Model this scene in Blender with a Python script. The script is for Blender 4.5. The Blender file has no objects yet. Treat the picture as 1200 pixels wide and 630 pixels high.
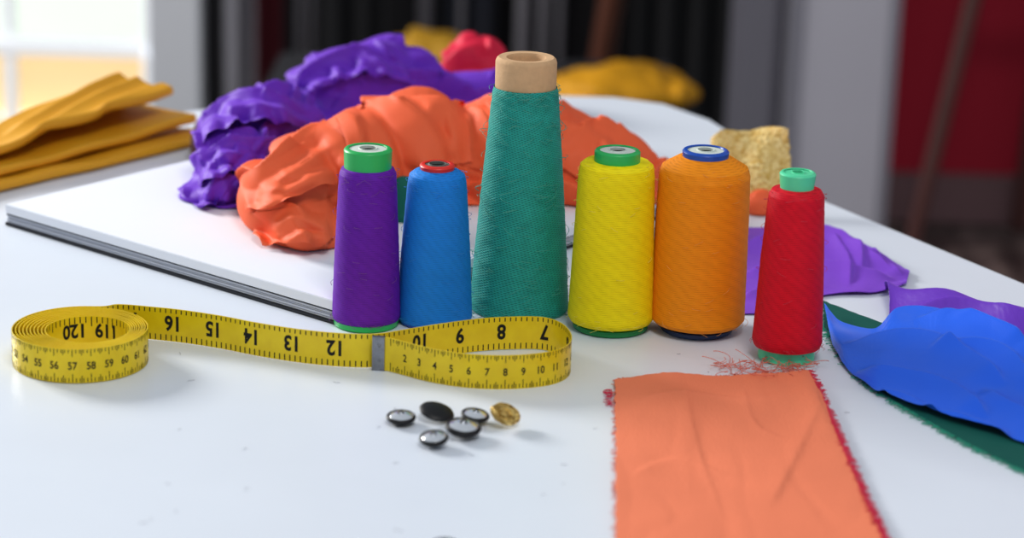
import bpy, bmesh, math, random, time, bisect
import numpy as np
from mathutils import Vector, Matrix, noise
from mathutils.bvhtree import BVHTree
random.seed(7)
T0=time.time()
scene=bpy.context.scene
COL=scene.collection
# ------------------------------------------------------------ camera
F=85/36*1200
pitch=math.radians(17); roll=math.radians(1.7)
CAM=Vector((0,-1.35,0.45))
fwd=Vector((0,math.cos(pitch),-math.sin(pitch)))
r0=Vector((1,0,0)); u0=Vector((0,math.sin(pitch),math.cos(pitch)))
RX=r0*math.cos(roll)+u0*math.sin(roll)
UP=-r0*math.sin(roll)+u0*math.cos(roll)
def ray(px,py): return (fwd+RX*((px-600)/F)-UP*((py-315)/F))
def P(px,py,z=0.0):
    d=ray(px,py); t=(z-CAM.z)/d.z; return CAM+d*t
def Q(px,py,Y):
    d=ray(px,py); t=(Y-CAM.y)/d.y; return CAM+d*t
cd=bpy.data.cameras.new("camera"); cam=bpy.data.objects.new("camera",cd); COL.objects.link(cam)
m=Matrix((RX,UP,-fwd)).transposed().to_4x4(); m.translation=CAM; cam.matrix_world=m
cd.lens=85; cd.sensor_width=36; cd.clip_start=.05; cd.clip_end=60
cd.dof.use_dof=True; cd.dof.focus_distance=1.42; cd.dof.aperture_fstop=5.6
scene.camera=cam
scene.view_settings.view_transform='Standard'
scene.view_settings.exposure=.04; scene.view_settings.gamma=.90
# ------------------------------------------------------------ materials
def lin(c):
    return tuple((x/12.92 if x<=.04045 else ((x+.055)/1.055)**2.4) for x in c)
def hexc(h): 
    return lin(tuple(int(h[i:i+2],16)/255 for i in (0,2,4)))
def newmat(name):
    m=bpy.data.materials.new(name); m.use_nodes=True
    return m,m.node_tree.nodes,m.node_tree.links,m.node_tree.nodes["Principled BSDF"]
def plain(name,h,rough=.5,metal=0,noise_amt=.0,nscale=40,bump=0,emit=None,es=1,spec=.5,stripes=0):
    m,n,l,b=newmat(name); c=hexc(h)
    b.inputs['Roughness'].default_value=rough; b.inputs['Metallic'].default_value=metal
    b.inputs['Specular IOR Level'].default_value=spec
    tc=n.new('ShaderNodeTexCoord'); nz=n.new('ShaderNodeTexNoise'); nz.inputs['Scale'].default_value=nscale; nz.inputs['Detail'].default_value=4
    if stripes:
        mp=n.new('ShaderNodeMapping'); mp.inputs['Scale'].default_value=(.05,.05,stripes); l.new(tc.outputs['Object'],mp.inputs[0]); l.new(mp.outputs[0],nz.inputs['Vector'])
    else: l.new(tc.outputs['Object'],nz.inputs['Vector'])
    mx=n.new('ShaderNodeMix'); mx.data_type='RGBA'
    mx.inputs[6].default_value=tuple(x*(1-noise_amt) for x in c)+(1,); mx.inputs[7].default_value=tuple(min(1,x*(1+noise_amt)) for x in c)+(1,)
    l.new(nz.outputs['Fac'],mx.inputs[0]); l.new(mx.outputs[2],b.inputs['Base Color'])
    if bump:
        bp=n.new('ShaderNodeBump'); bp.inputs['Strength'].default_value=bump; bp.inputs['Distance'].default_value=.001
        l.new(nz.outputs['Fac'],bp.inputs['Height']); l.new(bp.outputs[0],b.inputs['Normal'])
    if emit:
        b.inputs['Emission Color'].default_value=hexc(emit)+(1,); b.inputs['Emission Strength'].default_value=es
    return m
def fabric(name,h,rough=.75,sheen=.1,weave=1500,wb=.15,var=.05,metal=0,spec=.3,wr=.3,wsc=35,wd=.003,tint=None):
    m,n,l,b=newmat(name); c=hexc(h)
    b.inputs['Roughness'].default_value=rough; b.inputs['Sheen Weight'].default_value=sheen; b.inputs['Sheen Roughness'].default_value=.35
    b.inputs['Sheen Tint'].default_value=(hexc(tint) if tint else c)+(1,)
    b.inputs['Specular IOR Level'].default_value=spec; b.inputs['Metallic'].default_value=metal
    tc=n.new('ShaderNodeTexCoord'); nz=n.new('ShaderNodeTexNoise'); nz.inputs['Scale'].default_value=30; nz.inputs['Detail'].default_value=6
    l.new(tc.outputs['Object'],nz.inputs['Vector'])
    mx=n.new('ShaderNodeMix'); mx.data_type='RGBA'
    mx.inputs[6].default_value=tuple(x*(1-var) for x in c)+(1,); mx.inputs[7].default_value=tuple(min(1,x*(1+var)) for x in c)+(1,)
    l.new(nz.outputs['Fac'],mx.inputs[0]); l.new(mx.outputs[2],b.inputs['Base Color'])
    mp=n.new('ShaderNodeMapping'); mp.inputs['Scale'].default_value=(weave,weave*.4,weave)
    n2=n.new('ShaderNodeTexNoise'); n2.inputs['Scale'].default_value=1; n2.inputs['Detail'].default_value=2
    l.new(tc.outputs['Object'],mp.inputs[0]); l.new(mp.outputs[0],n2.inputs['Vector'])
    n3=n.new('ShaderNodeTexNoise'); n3.noise_type='RIDGED_MULTIFRACTAL'; n3.inputs['Scale'].default_value=wsc; n3.inputs['Detail'].default_value=1.5; n3.inputs['Distortion'].default_value=.4
    l.new(tc.outputs['Object'],n3.inputs['Vector'])
    b1=n.new('ShaderNodeBump'); b1.inputs['Strength'].default_value=wb; b1.inputs['Distance'].default_value=.0004
    b2=n.new('ShaderNodeBump'); b2.inputs['Strength'].default_value=wr; b2.inputs['Distance'].default_value=wd
    l.new(n2.outputs['Fac'],b1.inputs['Height']); l.new(n3.outputs['Fac'],b2.inputs['Height']); l.new(b2.outputs[0],b1.inputs['Normal'])
    l.new(b1.outputs[0],b.inputs['Normal'])
    return m
def thread_mat(name,h,pitch_mm=1.3,turns=14,cross=.5,var=.22,bump=.3,nzamt=4,band=.03):
    m,n,l,b=newmat(name); c=hexc(h)
    b.inputs['Roughness'].default_value=.6; b.inputs['Sheen Weight'].default_value=.2; b.inputs['Sheen Tint'].default_value=c+(1,); b.inputs['Specular IOR Level'].default_value=.25
    tc=n.new('ShaderNodeTexCoord'); sp=n.new('ShaderNodeSeparateXYZ'); l.new(tc.outputs['Object'],sp.inputs[0])
    def M(op,a,bb=None,cc=None):
        k=n.new('ShaderNodeMath'); k.operation=op
        for i,v in enumerate((a,bb,cc)):
            if v is None: continue
            if isinstance(v,(int,float)): k.inputs[i].default_value=v
            else: l.new(v,k.inputs[i])
        return k.outputs[0]
    th=M('ARCTAN2',sp.outputs[1],sp.outputs[0])
    nz=n.new('ShaderNodeTexNoise'); nz.inputs['Scale'].default_value=60; l.new(tc.outputs['Object'],nz.inputs['Vector'])
    nz2=n.new('ShaderNodeTexNoise'); nz2.inputs['Scale'].default_value=75; l.new(tc.outputs['Object'],nz2.inputs['Vector'])
    nz3=n.new('ShaderNodeTexNoise'); nz3.inputs['Scale'].default_value=220; nz3.inputs['Detail'].default_value=3; l.new(tc.outputs['Object'],nz3.inputs['Vector'])
    kz=2*math.pi/(pitch_mm/1000)
    z0_=M('MULTIPLY',sp.outputs[2],kz); zz=M('ADD',z0_,M('MULTIPLY',nz.outputs['Fac'],nzamt)); zy=M('ADD',z0_,M('MULTIPLY',nz2.outputs['Fac'],nzamt*1.7))
    A=M('SINE',M('ADD',zz,M('MULTIPLY',th,float(turns))))
    B=M('SINE',M('SUBTRACT',M('MULTIPLY',zy,.83),M('MULTIPLY',th,float(int(turns*1.3)))))
    pat=M('MULTIPLY_ADD',M('MAXIMUM',A,M('MULTIPLY',B,cross)),.5,.5)
    pat=M('MULTIPLY',pat,M('MULTIPLY_ADD',nz3.outputs['Fac'],.9,.55))
    W=M('SINE',M('ADD',M('MULTIPLY',sp.outputs[2],kz*.07),M('MULTIPLY',th,2.0)))
    fac=M('ADD',M('MULTIPLY',pat,.7),M('MULTIPLY_ADD',W,band,.15))
    mx=n.new('ShaderNodeMix'); mx.data_type='RGBA'; mx.clamp_factor=True
    mx.inputs[6].default_value=tuple(x*(1-var*1.6) for x in c)+(1,); mx.inputs[7].default_value=tuple(min(1,x*(1+var*.7)) for x in c)+(1,)
    l.new(fac,mx.inputs[0]); l.new(mx.outputs[2],b.inputs['Base Color'])
    bp=n.new('ShaderNodeBump'); bp.inputs['Strength'].default_value=bump; bp.inputs['Distance'].default_value=.0005
    l.new(fac,bp.inputs['Height']); l.new(bp.outputs[0],b.inputs['Normal'])
    return m
# ------------------------------------------------------------ helpers
def mesh_obj(name,verts,faces,mat=None,smooth=True,parent=None,loc=None):
    me=bpy.data.meshes.new(name); me.from_pydata([tuple(v) for v in verts],[],faces); me.update()
    o=bpy.data.objects.new(name,me); COL.objects.link(o)
    if mat: 
        for mm in (mat if isinstance(mat,list) else [mat]): me.materials.append(mm)
    if smooth:
        for p in me.polygons: p.use_smooth=True
    if parent: o.parent=parent
    if loc is not None: o.location=loc
    return o
def tag(o,label,cat,group=None,kind=None):
    o["label"]=label; o["category"]=cat
    if group:o["group"]=group
    if kind:o["kind"]=kind
def empty(name,loc):
    e=bpy.data.objects.new(name,None); e.empty_display_size=.02; e.location=loc; COL.objects.link(e); return e
def lathe(name,prof,mat,parent=None,loc=None,seg=72,jitter=0):
    vs=[];fs=[]
    for i,(r,z) in enumerate(prof):
        for j in range(seg):
            a=2*math.pi*j/seg
            rr=r
            if jitter: rr=r+jitter*noise.noise(Vector((math.cos(a)*3,math.sin(a)*3,z*220)))
            vs.append((rr*math.cos(a),rr*math.sin(a),z))
    for i in range(len(prof)-1):
        for j in range(seg):
            k=(j+1)%seg
            fs.append((i*seg+j,i*seg+k,(i+1)*seg+k,(i+1)*seg+j))
    o=mesh_obj(name,vs,fs,mat,True,parent,loc)
    bm=bmesh.new(); bm.from_mesh(o.data); bmesh.ops.recalc_face_normals(bm,faces=bm.faces); bm.to_mesh(o.data); bm.free()
    o.data.set_sharp_from_angle(angle=math.radians(38))
    return o
def box(name,c,s,mat,parent=None,bev=0,rotz=0):
    bm=bmesh.new(); bmesh.ops.create_cube(bm,size=1)
    for v in bm.verts: v.co=Vector((v.co.x*s[0],v.co.y*s[1],v.co.z*s[2]))
    if bev: bmesh.ops.bevel(bm,geom=bm.edges[:],offset=bev,segments=2,affect='EDGES')
    me=bpy.data.meshes.new(name); bm.to_mesh(me); bm.free(); me.materials.append(mat)
    o=bpy.data.objects.new(name,me); COL.objects.link(o); o.location=c; o.rotation_euler[2]=rotz
    if parent:o.parent=parent
    return o
def strands(name,lines,rad,mat,parent=None):
    vs=[];fs=[]
    for ln in lines:
        n=len(ln); b0=len(vs)
        for i,p in enumerate(ln):
            p=Vector(p); t=(Vector(ln[min(i+1,n-1)])-Vector(ln[max(i-1,0)]))
            if t.length<1e-9: t=Vector((1,0,0))
            t.normalize(); a=t.cross(Vector((0,0,1)))
            if a.length<.1: a=t.cross(Vector((0,1,0)))
            a.normalize(); b=t.cross(a)
            for k in range(4):
                an=k*math.pi/2; vs.append(p+(a*math.cos(an)+b*math.sin(an))*rad)
        for i in range(n-1):
            for k in range(4):
                k2=(k+1)%4; fs.append((b0+i*4+k,b0+i*4+k2,b0+(i+1)*4+k2,b0+(i+1)*4+k))
    o=mesh_obj(name,vs,fs,mat,True,parent); o["kind"]="stuff"; return o
def curly(p,d,L,n=7,cur=.5,zmin=.0004,zup=0.0):
    pts=[];p=Vector(p);d=Vector(d).normalized();k=random.uniform(-cur,cur)
    for i in range(n):
        pts.append(Vector((p.x,p.y,max(zmin,p.z))))
        d=Matrix.Rotation(k+random.uniform(-cur,cur)*.5,3,'Z')@d
        p=p+d*(L/n)+Vector((0,0,zup*math.sin(i/n*3.0)/n*L))
    return pts
def grid_faces(nx,ny,b=0): 
    return [(b+j*nx+i,b+j*nx+i+1,b+(j+1)*nx+i+1,b+(j+1)*nx+i) for j in range(ny-1) for i in range(nx-1)]
def interp(pts,t):
    n=len(pts)-1; x=min(max(t,0),.99999)*n; i=int(x); f=x-i
    p0=Vector(pts[max(i-1,0)]);p1=Vector(pts[i]);p2=Vector(pts[i+1]);p3=Vector(pts[min(i+2,n)])
    return .5*((2*p1)+(-p0+p2)*f+(2*p0-5*p1+4*p2-p3)*f*f+(-p0+3*p1-3*p2+p3)*f**3)
def finish_cloth(o,thick=.0006,sub=1):
    for p in o.data.polygons:p.use_smooth=True
    if thick:
        s=o.modifiers.new("solid",'SOLIDIFY'); s.thickness=thick; s.offset=0
    if sub:
        s=o.modifiers.new("sub",'SUBSURF'); s.levels=sub; s.render_levels=sub
def billow(q,warp=.5):
    w=Vector((noise.noise(q*.8+Vector((3.1,0,0))),noise.noise(q*.8+Vector((0,7.7,0))),noise.noise(q*.8+Vector((0,0,9.2)))))*warp
    q=q+w
    return min(1.0,abs(noise.noise(q))*2.6)
# fold displacement along 3D polylines; tent=True gives flat facets with creased ridges
def fold_disp(V,Nn,curves,ex=1.35,lat=.6,tent=False):
    V=np.array([tuple(v) for v in V]); Nn=np.array([tuple(v) for v in Nn]); D=np.zeros(len(V)); LT=np.zeros_like(V)
    for pts,amp,ws,wh in curves:
        pts=np.array([tuple(p) for p in pts]); 
        if len(pts)<2: continue
        R_=max(ws,wh)*(1.1 if tent else 3.2)
        lo=pts.min(0)-R_; hi=pts.max(0)+R_
        ix=np.where(np.all((V>lo)&(V<hi),axis=1))[0]
        if len(ix)==0: continue
        v=V[ix]; nn=Nn[ix]
        best=np.full(len(v),1e9); sd=np.zeros(len(v)); par=np.zeros(len(v)); L=0; T_=np.zeros_like(v)
        seg=np.linalg.norm(np.diff(pts,axis=0),axis=1); tot=seg.sum()+1e-9
        for a,b,sl in zip(pts[:-1],pts[1:],seg):
            if sl<1e-9: continue
            t=(b-a)/sl; w=v-a; k=np.clip(w@t,0,sl); off=w-np.outer(k,t); d=np.linalg.norm(off,axis=1)
            cr_=np.cross(np.tile(t,(len(v),1)),nn)
            side=np.einsum('ij,ij->i',cr_,off)/np.maximum(d,1e-6)
            m_=d<best; best[m_]=d[m_]; sd[m_]=side[m_]; par[m_]=(L+k[m_])/tot; T_[m_]=cr_[m_]; L+=sl
        s01=np.clip(sd*2+.5,0,1)
        w_=wh+(ws-wh)*s01
        taper=np.clip(np.minimum(par,1-par)*(2.4 if tent else 5)+(.0 if tent else .1),0,1)
        if tent:
            am=amp*np.sqrt(taper+.02)
            d_=am-amp*best/w_
            d_=np.maximum(d_,0)
            up=d_>D[ix]
            ii=ix[up]; LT[ii]=-T_[up]*(d_[up]*lat)[:,None]; D[ii]=d_[up]
        else:
            taper=taper*taper*(3-2*taper)
            d_=amp*np.exp(-(best/w_)**ex)*np.where((par<=0)|(par>=1),.6,1)*np.maximum(taper,.05)
            D[ix]+=d_; LT[ix]-=T_*(d_*lat)[:,None]
    return D,LT
def sheet_grid(rows,nx,ny,edge):
    vs=[]
    for j in range(ny):
        v=j/(ny-1)
        for i in range(nx):
            u=i/(nx-1); cp=[interp(r,u) for r in rows]
            p=cp[0].lerp(cp[1],v) if len(cp)==2 else interp(cp,v)
            if edge: p=p+Vector((noise.noise(Vector((u*40,v*40,1.3))),noise.noise(Vector((u*40,v*40,7.3))),0))*edge
            vs.append(p)
    return vs
def sheet(name,back,front,mat,hf,nx=90,ny=50,edge=.0008,thick=.0005,curves=None,rows=None,lat=.3,zmin=.0007):
    rows=rows or [back,front]
    vs=sheet_grid(rows,nx,ny,edge)
    for j in range(ny):
        for i in range(nx):
            p=vs[j*nx+i]; 
            if hf: p.z+=hf(i/(nx-1),j/(ny-1),p)
    if curves:
        flat=[Vector((p.x,p.y,0)) for p in vs]
        D,LT=fold_disp(flat,[Vector((0,0,1))]*len(vs),[([Vector((q.x,q.y,0)) for q in c[0]],c[1],c[2],c[3]) for c in curves],lat=lat)
        for p,d,l3 in zip(vs,D,LT): p.z+=float(d); p.x+=float(l3[0]); p.y+=float(l3[1])
    for p in vs: p.z=max(zmin,p.z)
    o=mesh_obj(name,vs,grid_faces(nx,ny),mat); finish_cloth(o,thick,1); return o
# ------------------------------------------------------------ materials list
M_table=plain("table_white",'DFE5EE',.36,noise_amt=.03,nscale=14,bump=.03)
M_dark=plain("dark_paint",'15141A',.8,noise_amt=.2)
# ------------------------------------------------------------ table
tb=empty("work_table",(0,0,-.75))
tag(tb,"large white painted work table covered with sewing supplies","table")
e1=P(1200,330);e2=P(967,234)
poly=[e1+(e1-e2)*2.0,e1,e2,P(915,198),P(875,165),P(835,140),P(780,121),P(720,113),P(650,111),P(500,114),P(230,128),P(-150,180)]
poly=[(p.x,p.y) for p in poly]+[(-.95,.30),(-.95,-.80),(poly[0].x,-.80)]
bm=bmesh.new(); vv=[bm.verts.new((x,y,.75)) for x,y in poly]; f=bm.faces.new(vv)
r=bmesh.ops.extrude_face_region(bm,geom=[f]); 
for g in r['geom']:
    if isinstance(g,bmesh.types.BMVert): g.co.z=.715
bmesh.ops.recalc_face_normals(bm,faces=bm.faces)
bmesh.ops.bevel(bm,geom=[e for e in bm.edges if abs(e.verts[0].co.z-e.verts[1].co.z)<1e-4 ],offset=.003,segments=3,affect='EDGES')
me=bpy.data.meshes.new("tabletop"); bm.to_mesh(me); bm.free(); me.materials.append(M_table)
tt=bpy.data.objects.new("tabletop",me); COL.objects.link(tt); tt.parent=tb
for (x,y) in [(-.85,-.7),(.5,-.7),(-.6,.22),(.1,.42)]:
    box("leg",(x,y,.358),(.05,.05,.714),M_table,tb,.004)
# ------------------------------------------------------------ room
YB=2.95
Mfloor,n_,l_,b_=newmat("floor_boards")
tc=n_.new('ShaderNodeTexCoord');mp=n_.new('ShaderNodeMapping');mp.inputs['Scale'].default_value=(7,1.2,1);nz=n_.new('ShaderNodeTexNoise');nz.inputs['Scale'].default_value=3;nz.inputs['Detail'].default_value=6
cr=n_.new('ShaderNodeValToRGB');cr.color_ramp.elements[0].position=.35;cr.color_ramp.elements[0].color=hexc('3A3130')+(1,);cr.color_ramp.elements[1].position=.7;cr.color_ramp.elements[1].color=hexc('8A7A74')+(1,)
l_.new(tc.outputs['Object'],mp.inputs[0]);l_.new(mp.outputs[0],nz.inputs[0]);l_.new(nz.outputs['Fac'],cr.inputs[0]);l_.new(cr.outputs[0],b_.inputs['Base Color']);b_.inputs['Roughness'].default_value=.5
fl=box("floor",(0,.5,-.775),(6,6.0,.05),Mfloor); fl["kind"]="structure"
def wall_from_px(name,x0,x1,Y,mat,ztop=1.9,th=.12,z0=-.75):
    a=Q(x0,120,Y).x;b=Q(x1,120,Y).x
    o=box(name,((a+b)/2,Y+th/2,(z0+ztop)/2),(b-a,th,ztop-z0),mat); o["kind"]="structure"; return o,a,b
M_red=plain("red_wall",'B01230',.8,noise_amt=.06,nscale=3)
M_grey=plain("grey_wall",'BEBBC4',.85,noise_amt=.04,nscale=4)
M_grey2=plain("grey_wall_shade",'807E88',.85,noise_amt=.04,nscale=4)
M_black=plain("black_wall_shade",'121116',.9,noise_amt=.3,nscale=4)  # near-black colour stands in for the dim interior behind the table
M_white=plain("white_frame_glow",'EEF0F2',.5,noise_amt=.03,emit='EEF0F4',es=.35)  # emission paints daylight brightness onto the frame, which is no lamp
wall_from_px("wall_back",236,880,YB+.45,M_black)
wr,a,b=wall_from_px("wall_right",1040,1750,YB,M_red)
bb=box("baseboard_right",((a+b)/2,YB-.012,-.70),(b-a,.024,.09),plain("baseboard_paint",'7D5E60',.6)); bb["kind"]="structure"
xa=Q(855,120,YB-.25).x; xb=Q(925,120,YB-.25).x; xc=Q(1050,120,YB-.25).x
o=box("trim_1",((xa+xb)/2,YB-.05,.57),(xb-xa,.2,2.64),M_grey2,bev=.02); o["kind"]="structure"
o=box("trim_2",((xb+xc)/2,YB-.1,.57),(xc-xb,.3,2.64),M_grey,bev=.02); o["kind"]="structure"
YW=YB-.1
def wx(px): return Q(px,80,YW).x
win=empty("window_1",((wx(0)+wx(180))/2,YW,-.75)); win["kind"]="structure"
def wbox(nm,px0,px1,z0,z1,mat,dy=0,th=.05):
    a=wx(px0);b=wx(px1); o=box(nm,((a+b)/2-win.location.x,dy,(z0+z1)/2+.75),(b-a,th,z1-z0),mat,win,.004); return o
wbox("frame_post",177,238,-.75,1.5,plain("window_post",'CED0D5',.5))
wbox("frame_post",166,180,-.75,1.5,M_white,.03)
wbox("frame_post",2,14,-.75,1.5,M_white,.03,.03)
wbox("frame_post",-400,-330,-.75,1.5,M_white)
zr=Q(90,57,YW).z
wbox("rail",-330,182,zr-.016,zr+.012,M_white,.02,.03)
wbox("rail",-330,182,-.75,-.66,M_white,.02,.04)
wbox("rail",-330,182,1.4,1.5,M_white,.02,.04)
g=box("ground",(-1.6,YB+3.2,-.79),(5,5.2,.05),plain("paving_daylight_glow",'DDE0D4',.9,noise_amt=.15,nscale=3,emit='EEFAE8',es=.8)); g["kind"]="structure"  # emission stands in for bright daylight on the paving
zt_=Q(90,66,YB+.75).z
hb=box("garden_planter",(-1.35,YB+.75,(-.765+zt_)/2),(1.3,.12,zt_+.765),plain("ochre_wood_glow",'E6C898',.8,noise_amt=.1,emit='F6D6A4',es=.7),bev=.01); tag(hb,"low ochre wooden planter box outside the window","planter")  # ochre wood given emission in place of outdoor light
def pole(nm,px,Y,w,mat,lean=0,zt=.6,parent=None):
    x=Q(px,60,Y).x
    vs=[];fs=[]
    n=12
    for k,z in enumerate((-.75,zt)):
        for i in range(n):
            a=2*math.pi*i/n; vs.append((x+w*math.cos(a)+lean*(z+.5),Y+w*math.sin(a),z))
    for i in range(n): fs.append((i,(i+1)%n,n+(i+1)%n,n+i))
    fs.append(tuple(range(n))[::-1]); fs.append(tuple(range(n,2*n)))
    return mesh_obj(nm,vs,fs,mat,True,parent)
def curtain(nm,px0,px1,Y,mat,label,cat="curtain",amp=.012,freq=60,z0=-.73,zt=1.0):
    xa=Q(px0,60,Y).x; xb=Q(px1,60,Y).x; n=max(20,int((xb-xa)*300)); vs=[]
    for j in range(12):
        z=z0+(zt-z0)*j/11
        for i in range(n):
            x=xa+(xb-xa)*i/(n-1); vs.append((x,Y+amp*math.sin(x*freq*2+.3*math.sin(z*4))+amp*.5*noise.noise(Vector((x*20,z*2,3))),z))
    o=mesh_obj(nm,vs,grid_faces(n,12),mat); s=o.modifiers.new("s",'SOLIDIFY'); s.thickness=.003; tag(o,label,cat); return o
curtain("curtain",262,299,YB+.22,plain("grey_cloth",'8A888F',.9),"pale grey hanging curtain beside the window")
curtain("curtain",300,330,YB+.1,plain("darkred_cloth",'5A0F1E',.9),"dark red hanging curtain near the window")
curtain("curtain",372,452,YB-.05,plain("black_cloth",'0E0E12',.9),"black hanging curtain behind the work table")
curtain("curtain",742,852,YB-.3,plain("black_cloth2",'0A0A0E',.9),"black hanging curtain beside the grey pillar")
curtain("curtain",520,580,YB+.3,plain("slate_cloth",'2B2D38',.9),"slate grey garment hanging on a rack",cat="garment")
rk=empty("clothes_rack",(0,YB+.05,-.75)); tag(rk,"white metal clothes rack with thin upright poles","rack")
M_pole=plain("pale_metal",'9A989F',.4,metal=.2)
for px,w in ((352,.008),(366,.006),(497,.013),(540,.006),(612,.014),(636,.01),(655,.006)):
    o=pole("pole",px,YB+.05,w,M_pole,zt=1.0); o.parent=rk; o.matrix_parent_inverse=Matrix.Translation((0,-(YB+.05),.75))
xa=Q(345,60,YB).x; xb=Q(660,60,YB).x
o=box("rail",((xa+xb)/2,0,1.75),(xb-xa,.02,.02),M_pole,rk)
o=box("base_rail",((xa+xb)/2,0,.02),(xb-xa,.03,.03),M_pole,rk)
M_wood=plain("brown_wood",'6B4030',.6,noise_amt=.2,nscale=12)
o=pole("wooden_post",700,YB-.15,.022,M_wood,lean=.12); tag(o,"slanted brown wooden post leaning in the dark corner","post")
ez=empty("easel",(Q(1065,262,YB-.3).x,YB-.3,-.75)); tag(ez,"wooden painting easel standing before the red wall","easel")
M_ez=plain("easel_wood",'5A3430',.6,noise_amt=.15,nscale=10)
def beam(nm,p,q,w,mat,parent):
    p=Vector(p);q=Vector(q);d=(q-p); L=d.length
    bm=bmesh.new(); bmesh.ops.create_cube(bm,size=1)
    for v in bm.verts: v.co=Vector((v.co.x*w,v.co.y*w*.6,v.co.z*L))
    bmesh.ops.bevel(bm,geom=bm.edges[:],offset=w*.1,segments=1,affect='EDGES')
    me=bpy.data.meshes.new(nm); bm.to_mesh(me); bm.free(); me.materials.append(mat)
    o=bpy.data.objects.new(nm,me); COL.objects.link(o); o.parent=parent
    o.location=(p+q)/2; o.rotation_euler=d.to_track_quat('Z','Y').to_euler(); return o
tx=Q(1140,0,YB-.3)-Vector(ez.location); k=1.5/tx.z
beam("leg",(0,0,0),(tx.x*k,.0,1.5),.036,M_ez,ez)
beam("leg",(tx.x*k*2,0,0),(tx.x*k,.0,1.5),.036,M_ez,ez)
beam("rear_leg",(tx.x*k,.26,0),(tx.x*k,.04,1.5),.03,M_ez,ez)
beam("crossbar",(tx.x*k*.35,-.03,.52),(tx.x*k*1.65,-.03,.52),.04,M_ez,ez)
bn=empty("low_bench",(-.06,1.80,-.75)); tag(bn,"dark low bench piled with gold fabric","bench")
box("seat",(0,0,.46),(.56,.46,.04),M_dark,bn,.005)
for sx in(-.24,.24):
    for sy in (-.19,.19): box("leg",(sx,sy,.22),(.04,.04,.439),M_dark,bn,.003)
# ------------------------------------------------------------ sketch pad
ZT=.0146
A=P(5,239,ZT); B=P(389,352,ZT)
A=Vector((A.x,A.y,0));B=Vector((B.x,B.y,0)); u=(B-A).normalized(); v=Vector((-u.y,u.x,0)); Lu=(B-A).length+.004; Lv=.33
PU=u.copy();PV=v.copy()
pad=empty("sketch_pad",(A.x,A.y,0)); tag(pad,"large white sketch pad with dark cover lying under fabrics","sketch pad")
M_paper=plain("paper",'E8EBF2',.7,noise_amt=.01); M_cover=plain("pad_cover",'24262E',.6,noise_amt=.1); M_edge=plain("paper_edges",'BEC2CC',.8,noise_amt=.35,nscale=60,stripes=60)
def slab(nm,o0,L,W,z0,z1,mat,ins=0):
    vs=[];
    for z in (z0,z1):
        for a,b in ((0+ins,0+ins),(L-ins,ins),(L-ins,W-ins),(ins,W-ins)): vs.append(u*a+v*b+Vector((0,0,z)))
    bm=bmesh.new(); bv=[bm.verts.new(x) for x in vs]
    for f in ((3,2,1,0),(4,5,6,7),(0,1,5,4),(1,2,6,5),(2,3,7,6),(3,0,4,7)): bm.faces.new([bv[i] for i in f])
    bmesh.ops.bevel(bm,geom=bm.edges[:],offset=min(.0004,(z1-z0)*.3),segments=2,affect='EDGES')
    me=bpy.data.meshes.new(nm); bm.to_mesh(me); bm.free(); me.materials.append(mat)
    ob=bpy.data.objects.new(nm,me); COL.objects.link(ob); ob.parent=pad; return ob
slab("back_cover",0,Lu,Lv,.0003,.0022,M_cover)
for i in range(4):
    slab("page_bundle",0,Lu,Lv,.0023+i*.00135,.0023+i*.00135+.00122,M_edge,.0006+.0010*random.random())
slab("divider_sheet",0,Lu,Lv,.0077,.0083,M_cover,.0008)
slab("upper_pages",0,Lu,Lv,.0084,ZT,M_paper,.0004)
ZP=ZT+.0003
def ground(p,mg=.004):
    d=Vector((p.x-A.x,p.y-A.y,0)); a=d.dot(PU); b=d.dot(PV)
    m=min(a+mg,Lu+mg-a,b+mg,Lv+mg-b)
    return ZP if m>0 else (max(0,ZP*(1+m/.006)) if m>-.006 else 0)
# ------------------------------------------------------------ crumpled cloth
def blob_mesh(blobs,vox,smooth=12):
    bm=bmesh.new()
    for (cx,cy,cz,rx,ry,rz,rot) in blobs:
        M4=Matrix.Translation((cx,cy,cz))@Matrix.Rotation(rot,4,'Z')@Matrix.Diagonal((rx,ry,rz,1))
        bmesh.ops.create_icosphere(bm,subdivisions=4,radius=1,matrix=M4)
    me=bpy.data.meshes.new("tmp"); bm.to_mesh(me); bm.free(); o=bpy.data.objects.new("tmp",me); COL.objects.link(o)
    r=o.modifiers.new("r",'REMESH'); r.mode='VOXEL'; r.voxel_size=vox
    s=o.modifiers.new("s",'SMOOTH'); s.factor=.5; s.iterations=smooth
    dg=bpy.context.evaluated_depsgraph_get(); ev=o.evaluated_get(dg)
    vs=[v.co.copy() for v in ev.data.vertices]; ns=[v.normal.copy() for v in ev.data.vertices]; fs=[tuple(p.vertices) for p in ev.data.polygons]
    bpy.data.objects.remove(o,do_unlink=True)
    return vs,ns,fs
def settle(vs,zf=None):
    o=[]
    for p in vs:
        g=(ground(p) if zf is None else zf)+.0008
        o.append(Vector((p.x,p.y,g if p.z<g else p.z)))
    return o
def project_curve(bvh,pxs,sub=6):
    out=[]
    pv=[Vector((a,b,0)) for a,b in pxs]
    n=max(2,(len(pv)-1)*sub)
    for i in range(n+1):
        q=interp(pv,i/n); hit=bvh.ray_cast(CAM,ray(q.x,q.y).normalized())
        if hit[0] is not None: out.append(hit[0])
    return out
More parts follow.
